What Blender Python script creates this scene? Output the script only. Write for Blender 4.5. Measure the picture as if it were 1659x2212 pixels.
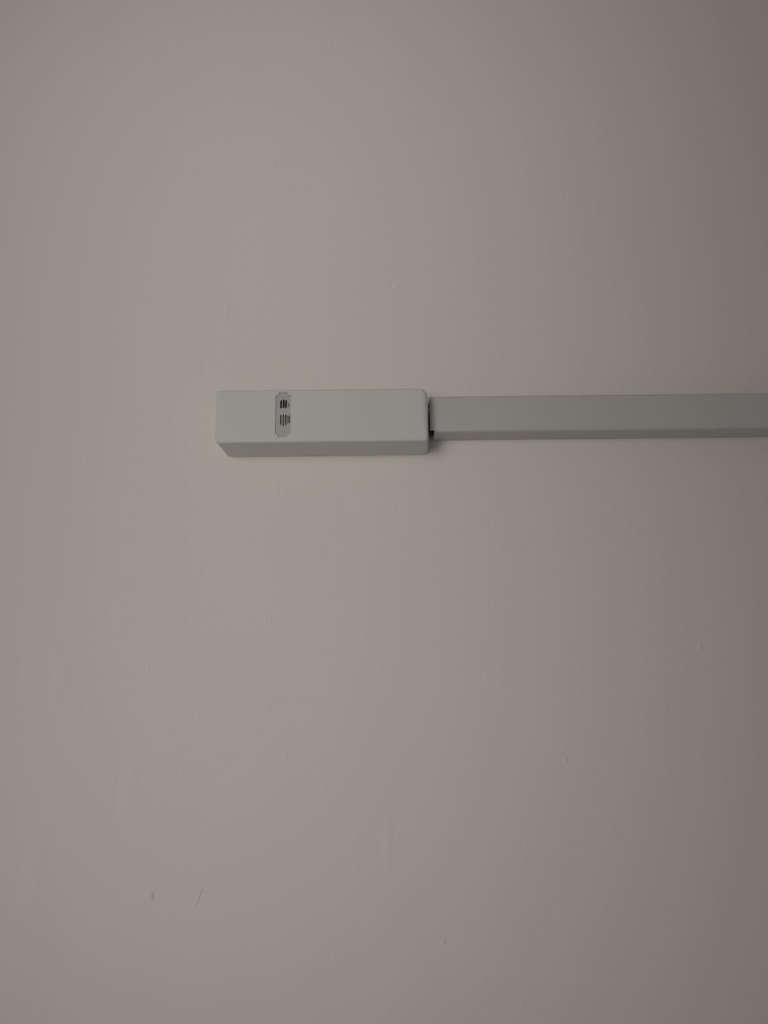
import bpy, bmesh, math, random
import numpy as np
from mathutils import Matrix, Vector

for o in list(bpy.data.objects):
    bpy.data.objects.remove(o)
scene = bpy.context.scene
COL = scene.collection
MM = 0.001
Z0 = 1.40                 # height of the camera above the floor of the room
random.seed(4)
rng = np.random.default_rng(4)

# ------------------------------------------------------------------ camera
# a phone held 40 cm in front of the wall, tilted a little upwards
F_PX, CX, CY = 1661.0, 829.5, 1106.0
n = Vector(((850 - CX) / F_PX, -(1419 - CY) / F_PX, -1.0)).normalized()   # wall's inward normal seen by the camera
xa = Vector((1.0, 0.0095, 0.0)); xa.z = -(n.x * xa.x + n.y * xa.y) / n.z; xa.normalize()
za = xa.cross(n)
cam_data = bpy.data.cameras.new('camera')
cam = bpy.data.objects.new('camera', cam_data); COL.objects.link(cam)
rot = Matrix((xa, n, za))
cam.matrix_world = Matrix.Translation((0.0, -0.40, Z0)) @ rot.to_4x4()
cam_data.sensor_fit = 'VERTICAL'
cam_data.sensor_height = 4.8
cam_data.sensor_width = 3.6
cam_data.lens = 4.8 * F_PX / 2212.0
cam_data.clip_start = 0.01
cam_data.clip_end = 50
cam_data.dof.use_dof = True
cam_data.dof.focus_distance = 0.41
cam_data.dof.aperture_fstop = 2.2
scene.camera = cam

# ------------------------------------------------------------------ world and window light
world = bpy.data.worlds.new('room_ambience'); scene.world = world
world.use_nodes = True
bg = world.node_tree.nodes['Background']
bg.inputs[0].default_value = (1.0, 0.965, 0.93, 1)
bg.inputs[1].default_value = 0.152

ld = bpy.data.lights.new('window_daylight', 'AREA')
ld.shape = 'RECTANGLE'; ld.size = 0.42; ld.size_y = 0.74
ld.energy = 0.315
ld.spread = 0.585
ld.color = (1.0, 0.955, 0.915)
lo = bpy.data.objects.new('window_daylight', ld); COL.objects.link(lo)
lo.location = (-0.38, -0.88, Z0 + 0.065)
aim = Vector((-0.076, 0.0, Z0 + 0.13)) - lo.location
lo.rotation_euler = aim.to_track_quat('-Z', 'Y').to_euler()

vs = scene.view_settings
scene.display_settings.display_device = 'sRGB'
vs.view_transform = 'Standard'; vs.look = 'None'; vs.gamma = 1.0; vs.use_curve_mapping = False
vs.exposure = 0.0

# ------------------------------------------------------------------ materials
def material(name, colour, rough, spec=0.4, mottle=0.02, mottle_scale=30, grain=0.0, grain_scale=900):
    m = bpy.data.materials.new(name); m.use_nodes = True
    nt = m.node_tree; b = nt.nodes['Principled BSDF']
    b.inputs['Roughness'].default_value = rough
    b.inputs['Specular IOR Level'].default_value = spec
    tc = nt.nodes.new('ShaderNodeTexCoord')
    no = nt.nodes.new('ShaderNodeTexNoise'); no.inputs['Scale'].default_value = mottle_scale
    no.inputs['Detail'].default_value = 4
    nt.links.new(tc.outputs['Object'], no.inputs['Vector'])
    mix = nt.nodes.new('ShaderNodeMix'); mix.data_type = 'RGBA'
    mix.inputs[6].default_value = [c * (1 - mottle) for c in colour] + [1]
    mix.inputs[7].default_value = [min(1, c * (1 + mottle)) for c in colour] + [1]
    nt.links.new(no.outputs['Fac'], mix.inputs[0])
    nt.links.new(mix.outputs[2], b.inputs['Base Color'])
    if grain:
        n2 = nt.nodes.new('ShaderNodeTexNoise'); n2.inputs['Scale'].default_value = grain_scale
        n2.inputs['Detail'].default_value = 3
        nt.links.new(tc.outputs['Object'], n2.inputs['Vector'])
        bp = nt.nodes.new('ShaderNodeBump'); bp.inputs['Strength'].default_value = grain
        bp.inputs['Distance'].default_value = 0.0003
        nt.links.new(n2.outputs['Fac'], bp.inputs['Height'])
        nt.links.new(bp.outputs['Normal'], b.inputs['Normal'])
    return m

M_WALL = material('matt_white_wall_paint', (0.766, 0.724, 0.688), 0.85, 0.25, 0.012, 9, 0.75, 1300)
M_BOX = material('white_satin_plastic', (0.65, 0.645, 0.632), 0.6, 0.25, 0.008, 40, 0.2, 1500)
M_TRUNK = material('grey_white_trunking_plastic', (0.545, 0.536, 0.515), 0.5, 0.35, 0.012, 25, 0.2, 1300)
M_BASE = material('trunking_base_plastic', (0.45, 0.44, 0.42), 0.6, 0.3)
M_WINDOW = material('clouded_clear_plastic', (0.48, 0.475, 0.465), 0.25, 0.5, 0.10, 500)
M_RIB = material('clear_rib_plastic', (0.80, 0.78, 0.74), 0.25, 0.5)
M_BLACK = material('black_component', (0.008, 0.008, 0.010), 0.6, 0.2)
M_ADDED_CABLE = material('added_dark_cable', (0.03, 0.022, 0.02), 0.55, 0.3)  # for the added cable that keeps the trunking gap near black
M_BROWN = material('brown_component', (0.12, 0.105, 0.08), 0.6, 0.2, 0.2, 900)

# ------------------------------------------------------------------ mesh helpers (millimetres in, metres out)
def mesh_object(name, bm, mat, parent=None, smooth_angle=None):
    bmesh.ops.recalc_face_normals(bm, faces=bm.faces)
    if smooth_angle:
        for f in bm.faces: f.smooth = True
        for e in bm.edges:
            e.smooth = e.is_manifold and e.calc_face_angle(0) < math.radians(smooth_angle)
    me = bpy.data.meshes.new(name); bm.to_mesh(me); bm.free()
    me.materials.append(mat)
    o = bpy.data.objects.new(name, me); COL.objects.link(o)
    if parent: o.parent = parent
    return o

def tag(o, label, category=None, kind=None):
    o['label'] = label
    if category: o['category'] = category
    if kind: o['kind'] = kind

def empty(name, x, y, z):
    o = bpy.data.objects.new(name, None); COL.objects.link(o)
    o.location = (x * MM, y * MM, Z0 + z * MM); o.empty_display_size = 0.02
    return o

# ------------------------------------------------------------------ the wall: plaster with its bumps, pit and trowel lines
# small defects: (kind, x, z, ...) in millimetres on the wall
nubs = [(85.2, -50.7, 1.0, 1.3, .42), (-54.4, -50.1, .8, 1.0, .28), (-45.9, -62.3, .7, .9, .26),
        (0.9, 204.2, .9, 1.3, -.28), (22.6, -134.5, .9, 1.1, .34), (156.5, 4.0, .8, 1.6, .30),
        (149.5, -1.3, .6, .6, .2), (-59.6, 86.7, .55, 2.2, -.28), (-110.0, 110.0, .6, .6, -.3),
        (-117.3, -113.3, 1.15, 1.3, -1.1), (-118.7, -112.9, .7, 1.2, .25), (-115.9, -113.2, .5, 1.1, .2),
        (-50, 40, .7, .9, .12), (-98, 62, .6, .8, .14), (-142, 150, .7, .8, .12), (40, -30, .6, .8, .12)]
lines = [((-94.0, -109.6), (-97.3, -117.6), .75, .30), ((-93.0, -110.2), (-96.3, -118.2), .6, -.22),
         ((-177.2, 10.5), (-168.5, -3.6), 2.2, .13), ((-168.5, -3.6), (-172.4, -22.1), 1.8, .14),
         ((-193.1, 5.9), (-191.6, -12.8), 1.5, -.16), ((-136.2, -49.4), (-137.8, -82.2), 3.0, -.14),
         ((-131.2, -49.4), (-133.8, -82.2), 3.0, .12),
         ((-175.5, -84.2), (-176.5, -116.0), 5.0, .22), ((-3.1, -82.9), (-4.3, -97.8), 2.2, .12),
         ((70.0, 65.0), (61.4, 43.1), 2.6, .11), ((-91.3, 193.7), (-91.6, 185.4), 1.4, .10)]
seam = [(rng.uniform(-86, 15), 105.7 - rng.uniform(0, 1.1), rng.uniform(.25, .5), rng.uniform(.25, .5), rng.uniform(.06, .2)) for _ in range(90)]

def axis_coords(lo_, hi_, vlo, vhi, step, fine):
    pts = list(np.arange(vlo, vhi + .01, step)) + list(np.linspace(lo_, vlo - 15, 14)) + list(np.linspace(vhi + 15, hi_, 14))
    for c, half, st in fine: pts += list(np.arange(c - half, c + half, st))
    pts = np.unique(np.round(np.array(pts), 2)); keep = [pts[0]]
    for p in pts[1:]:
        if p - keep[-1] > 0.24: keep.append(p)
    keep[-1] = hi_
    return np.array(keep)
fx = [(d[0], 3.5, .3) for d in nubs] + [(-95.5, 5, .35), (-35, 53, .4)]
fz = [(d[1], 3.5, .3) for d in nubs] + [(-113.8, 6, .35), (104.6, 2.2, .25)]
gx = axis_coords(-2400, 2400, -255, 255, 2.5, fx)
gz = axis_coords(-Z0 * 1000, 1150, -190, 410, 2.5, fz)
XX, ZZ = np.meshgrid(gx, gz, indexing='ij')
D = np.zeros_like(XX)
for k in range(26):          # slow unevenness of hand-trowelled plaster
    wl_x, wl_z = rng.uniform(45, 160), rng.uniform(70, 300)
    D += rng.uniform(.02, .05) * np.sin(XX / wl_x * 6.283 + rng.uniform(0, 6.28) + .5 * np.sin(ZZ / 90 + k)) * np.sin(ZZ / wl_z * 6.283 + rng.uniform(0, 6.28))
for (x, z, sx, sz, h) in nubs + seam:
    D += 1.35 * h * np.exp(-((XX - x) / sx) ** 2 - ((ZZ - z) / sz) ** 2)
for (a, b, w, h) in lines:
    ax, az = a; bx_, bz = b; L2 = (bx_ - ax) ** 2 + (bz - az) ** 2
    t = np.clip(((XX - ax) * (bx_ - ax) + (ZZ - az) * (bz - az)) / L2, 0, 1)
    d2 = (XX - ax - t * (bx_ - ax)) ** 2 + (ZZ - az - t * (bz - az)) ** 2
    D += (1.4 if w < 1.2 else 3.2) * h * np.exp(-d2 / (w * w)) * (0.35 + 0.65 * np.sin(np.pi * np.clip(t, .08, .92)))
# flat where the box and the trunking are screwed on
under = ((XX > -88) & (XX < 18) & (ZZ > 106.2) & (ZZ < 133)) | ((XX > 23) & (ZZ > 114.6) & (ZZ < 133))
D[under] = np.minimum(D[under], 0.0)
D -= 0.25
nx, nz = XX.shape
V = np.stack([XX * MM, -D * MM, Z0 + ZZ * MM], -1).reshape(-1, 3)
idx = np.arange(nx * nz).reshape(nx, nz)
quads = np.stack([idx[:-1, :-1], idx[1:, :-1], idx[1:, 1:], idx[:-1, 1:]], -1).reshape(-1, 4)
# slab behind the plaster face
c = [idx[0, 0], idx[-1, 0], idx[-1, -1], idx[0, -1]]
back = V[c] + np.array([0, 0.12, 0]); nb = len(V)
V = np.concatenate([V, back])
extra = np.array([[nb, nb + 3, nb + 2, nb + 1], [c[0], nb, nb + 1, c[1]], [c[1], nb + 1, nb + 2, c[2]], [c[2], nb + 2, nb + 3, c[3]], [c[3], nb + 3, nb, c[0]]])
Q = np.concatenate([quads, extra])
me = bpy.data.meshes.new('wall_back')
me.vertices.add(len(V)); me.vertices.foreach_set('co', V.ravel())
me.loops.add(Q.size); me.loops.foreach_set('vertex_index', Q.ravel().astype(np.int32))
me.polygons.add(len(Q)); me.polygons.foreach_set('loop_start', np.arange(0, Q.size, 4, dtype=np.int32))
sm = np.zeros(len(Q), bool); sm[:len(quads)] = True
me.polygons.foreach_set('use_smooth', sm)
me.update(calc_edges=True); me.validate()
me.materials.append(M_WALL)
wall = bpy.data.objects.new('wall_back', me); COL.objects.link(wall)
tag(wall, 'matt off-white painted plaster wall with small bumps and trowel marks', kind='structure')

# ------------------------------------------------------------------ sensor box
BX0, BX1, BZ0, BZ1, BD = -89.1, 18.75, 106.3, 134.1, 28.0
box = empty('sensor_box', (BX0 + BX1) / 2, 0, BZ0)
tag(box, 'small oblong white plastic sensor box with a narrow clear window, at the trunking end', 'sensor box')
OX, OZ = (BX0 + BX1) / 2, BZ0     # local origin

def rounded_outline(x0, x1, z0, z1, r):   # r = (bottom-left, bottom-right, top-right, top-left)
    pts = []
    for (cx_, cz_, a0, rr) in ((x0 + r[0], z0 + r[0], 180, r[0]), (x1 - r[1], z0 + r[1], 270, r[1]),
                               (x1 - r[2], z1 - r[2], 0, r[2]), (x0 + r[3], z1 - r[3], 90, r[3])):
        for k in range(9):
            a = math.radians(a0 + 90 * k / 8)
            pts.append((cx_ + rr * math.cos(a), cz_ + rr * math.sin(a), math.cos(a), math.sin(a)))
    return pts
def P(x, y, z): return Vector(((x - OX) * MM, y * MM, (z - OZ) * MM))

out = rounded_outline(BX0, BX1, BZ0, BZ1, (2.6, 2.3, 4.4, 1.8))
def edge_radius(nx_, z): return 1.3 + (2.2 if z > (BZ0 + BZ1) / 2 else 1.0) * max(0.0, nx_) ** 3
bm = bmesh.new(); rings = []
rings.append([bm.verts.new(P(x + .85 * max(0, a), -0.30, z)) for x, z, a, b in out])
rings.append([bm.verts.new(P(x + .6 * max(0, a), -8, z)) for x, z, a, b in out])
for k in range(0, 9):
    ph = math.radians(90 * k / 8)
    ring = []
    for x, z, a, b in out:
        r = edge_radius(a, z); ins = r * (1 - math.cos(ph))
        ring.append(bm.verts.new(P(x - a * ins, -(BD - r * (1 - math.sin(ph))), z - b * ins)))
    rings.append(ring)
N = len(out)
for r0, r1 in zip(rings, rings[1:]):
    for i in range(N): bm.faces.new((r0[i], r0[(i + 1) % N], r1[(i + 1) % N], r1[i]))
bm.faces.new(rings[0][::-1])
# window opening: a slot with a short clip notch at both ends
slot = [(-58.55, 110.4), (-57.1, 110.4), (-57.1, 109.0), (-52.2, 109.0), (-52.2, 110.4), (-50.75, 110.4),
        (-50.75, 130.9), (-52.3, 130.9), (-52.3, 132.4), (-57.0, 132.4), (-57.0, 130.9), (-58.55, 130.9)]
s_top = [bm.verts.new(P(x, -BD, z)) for x, z in slot]
s_bot = [bm.verts.new(P(x, -BD + 3.2, z)) for x, z in slot]
S = len(slot)
for i in range(S): bm.faces.new((s_top[i], s_top[(i + 1) % S], s_bot[(i + 1) % S], s_bot[i]))
bm.faces.new(s_bot)
front = rings[-1]
edges = [bm.edges.get((front[i], front[(i + 1) % N])) for i in range(N)] + [bm.edges.get((s_top[i], s_top[(i + 1) % S])) for i in range(S)]
bmesh.ops.triangle_fill(bm, edges=edges, use_beauty=True, normal=(0, -1, 0))
cover = mesh_object('cover', bm, M_BOX, box, 40)

def slab(name, pts, y0, y1, mat, parent, bevel=0):
    b = bmesh.new()
    lo_ = [b.verts.new(P(x, y0, z)) for x, z in pts]; hi_ = [b.verts.new(P(x, y1, z)) for x, z in pts]
    b.faces.new(lo_); b.faces.new(hi_)
    for i in range(len(pts)): b.faces.new((lo_[i], lo_[(i + 1) % len(pts)], hi_[(i + 1) % len(pts)], hi_[i]))
    if bevel:
        bmesh.ops.bevel(b, geom=list(b.edges), offset=bevel * MM, segments=2, affect='EDGES', profile=.6)
    return mesh_object(name, b, mat, parent, 35 if bevel else None)

slab('back_plate', [(x, z) for x, z, a, b in rounded_outline(BX0 + .6, BX1 - .6, BZ0 + .5, BZ1 - .5, (1.2, 3, 4, 1.4))], 0.5, -0.30, M_BOX, box)

# clear window insert with two groups of narrow openings
def pill(x0, x1, z0, z1, skew=0.0):
    r = (x1 - x0) / 2; pts = []
    for cz_, a0 in ((z0 + r * 1.6, 180), (z1 - r * 1.6, 0)):
        for k in range(7):
            a = math.radians(a0 + 180 * k / 6)
            z = cz_ + 1.6 * r * math.sin(a)
            pts.append(((x0 + x1) / 2 + r * math.cos(a) + skew * (z - (z0 + z1) / 2), z))
    return pts
holes = [pill(-56.2, -55.25, 124.0, 128.6), pill(-54.95, -54.0, 124.3, 129.0), pill(-53.75, -52.9, 124.2, 128.6, .04), pill(-52.36, -52.06, 124.8, 127.0),
         pill(-56.1, -55.4, 115.4, 120.9), pill(-54.9, -54.1, 114.7, 121.1), pill(-53.65, -52.9, 115.2, 120.9, .03), pill(-52.4, -51.9, 116.0, 120.4), pill(-51.55, -51.15, 116.4, 120.4)]
g = .09
insert = [(x + (g if x < -54.6 else -g), z + (g if z < 120 else -g)) for x, z in slot]
# a window insert: plate with holes, filled on both faces
bm = bmesh.new()
YF, YB = -BD + .55, -BD + 1.35
layers = []
for y in (YF, YB):
    loops = [[bm.verts.new(P(x, y, z)) for x, z in lp] for lp in [insert] + holes]
    es = []
    for lp in loops:
        for i in range(len(lp)): es.append(bm.edges.new((lp[i], lp[(i + 1) % len(lp)])))
    bmesh.ops.triangle_fill(bm, edges=es, use_beauty=True, normal=(0, -1, 0))
    layers.append(loops)
for la, lb in zip(*layers):
    for i in range(len(la)): bm.faces.new((la[i], la[(i + 1) % len(la)], lb[(i + 1) % len(lb)], lb[i]))
window = mesh_object('indicator_window', bm, M_WINDOW, box)
window['label'] = 'clouded clear plastic window with two rows of dark slits'
for (x, za_, zb_, w, h) in ((-55.1, 124.2, 128.5, .26, .22), (-53.88, 124.4, 128.6, .2, .2),
                            (-55.15, 115.3, 121.5, .30, .26), (-53.88, 115.0, 121.6, .30, .26), (-52.65, 115.6, 121.2, .28, .26), (-51.72, 116.2, 120.6, .2, .22)):
    b = bmesh.new(); ends = []
    for z, sc in ((za_, .3), (za_ + .5, 1), (zb_ - .5, 1), (zb_, .3)):
        ends.append([b.verts.new(P(x + w / 2 * math.cos(math.pi * k / 6), YF + .02 - h * sc * math.sin(math.pi * k / 6), z)) for k in range(7)])
    for r0, r1 in zip(ends, ends[1:]):
        for i in range(6): b.faces.new((r0[i], r0[i + 1], r1[i + 1], r1[i]))
        b.faces.new((r0[6], r0[0], r1[0], r1[6]))
    b.faces.new(ends[0]); b.faces.new(ends[-1])
    mesh_object('rib', b, M_RIB, window, 60)
e1 = slab('dark_element', [(-56.6, 123.4), (-51.7, 123.4), (-51.7, 129.4), (-56.6, 129.4)], YB + .05, -BD + 3.15, M_BLACK, box, .3)
e1['label'] = 'black element behind the upper slits'
e2 = slab('dark_element', [(-56.6, 114.2), (-50.95, 114.2), (-50.95, 121.6), (-56.6, 121.6)], YB + .05, -BD + 3.15, M_BROWN, box, .3)
e2['label'] = 'brownish element behind the lower slits'

# ------------------------------------------------------------------ cable trunking running off to the right
TX0, TXN, TX1 = 20.0, 22.35, 2390.0
TZ0, TZ1, TD = 114.35, 133.8, 16.0
trunk = empty('cable_trunking', TX0, 0, TZ0)
tag(trunk, 'long grey-white plastic cable trunking running right from the box along the wall', 'trunking')
OX, OZ = TX0, TZ0
# lid: a U profile; its lower flange is cut back near the box
th, R = 1.2, 1.5
def arc(cy_, cz_, r, a0, a1, k=6):
    return [(cy_ + r * math.cos(math.radians(a0 + (a1 - a0) * i / k)), cz_ + r * math.sin(math.radians(a0 + (a1 - a0) * i / k))) for i in range(k + 1)]
# profile points (depth towards the viewer, height), outer then inner
outer = [(0.0, TZ0)] + arc(TD - R, TZ0 + R, R, -90, 0) + arc(TD - R, TZ1 - R, R, 0, 90) + [(0.0, TZ1)]
ri = R - th
inner = [(0.0, TZ0 + th)] + arc(TD - R, TZ0 + R, ri, -90, 0) + arc(TD - R, TZ1 - R, ri, 0, 90) + [(0.0, TZ1 - th)]
K = len(outer)
NOTCH = 5                 # profile points below the cut line of the lower flange
stations = [TX0, TXN, 60, 240, 700, 1500, TX1]
bm = bmesh.new()
ro, ri_ = [], []
for s in stations:
    ro.append([bm.verts.new(P(s, -d - .15, z)) for d, z in outer])
    ri_.append([bm.verts.new(P(s, -d - .15, z)) for d, z in inner])
for j in range(len(stations) - 1):
    k0 = NOTCH if j == 0 else 0
    for ring in (ro, ri_):
        for i in range(k0, K - 1): bm.faces.new((ring[j][i], ring[j][i + 1], ring[j + 1][i + 1], ring[j + 1][i]))
    for i in (k0, K - 1): bm.faces.new((ro[j][i], ri_[j][i], ri_[j + 1][i], ro[j + 1][i]))
for i in range(NOTCH, K - 1): bm.faces.new((ro[0][i], ro[0][i + 1], ri_[0][i + 1], ri_[0][i]))
for i in range(0, NOTCH): bm.faces.new((ro[1][i], ro[1][i + 1], ri_[1][i + 1], ri_[1][i]))
for i in range(0, K - 1): bm.faces.new((ro[-1][i], ro[-1][i + 1], ri_[-1][i + 1], ri_[-1][i]))
bmesh.ops.delete(bm, geom=[v for v in bm.verts if not v.link_faces], context='VERTS')
lid = mesh_object('lid', bm, M_TRUNK, trunk, 35)
# base channel behind the lid
bm = bmesh.new()
prof = [(0, TZ0 + th + .1), (7, TZ0 + th + .1), (7, TZ0 + th + 1.1), (1.2, TZ0 + th + 1.1), (1.2, TZ1 - th - 1.1), (7, TZ1 - th - 1.1), (7, TZ1 - th - .1), (0, TZ1 - th - .1)]
a = [bm.verts.new(P(26, -d + .5 * (d == 0), z)) for d, z in prof]; b = [bm.verts.new(P(TX1 - 2, -d + .5 * (d == 0), z)) for d, z in prof]
for i in range(len(prof)): bm.faces.new((a[i], a[(i + 1) % len(prof)], b[(i + 1) % len(prof)], b[i]))
bm.faces.new(a); bm.faces.new(b[::-1])
mesh_object('base_channel', bm, M_BASE, trunk)

# ------------------------------------------------------------------ dark cable, added to blacken the end gap and notch
CR = 5.2
bm = bmesh.new(); prev = None
path = [(19.8, -5.7, 120.5), (21.6, -5.8, 120.8), (30, -6.8, 122.5), (45, -6.9, 123.5)] + [(x, -6.9, 124.0 + .8 * math.sin(x / 90)) for x in range(80, 2380, 60)]
for (x, y, z) in path:
    ring = [bm.verts.new(P(x, y + CR * math.cos(k * math.pi / 8), z + CR * math.sin(k * math.pi / 8))) for k in range(16)]
    if prev:
        for k in range(16): bm.faces.new((prev[k], prev[(k + 1) % 16], ring[(k + 1) % 16], ring[k]))
    else: bm.faces.new(ring)
    prev = ring
bm.faces.new(prev[::-1])
cable = mesh_object('cable', bm, M_ADDED_CABLE, trunk, 50)
cable['label'] = 'added dark cable that blackens the open end'
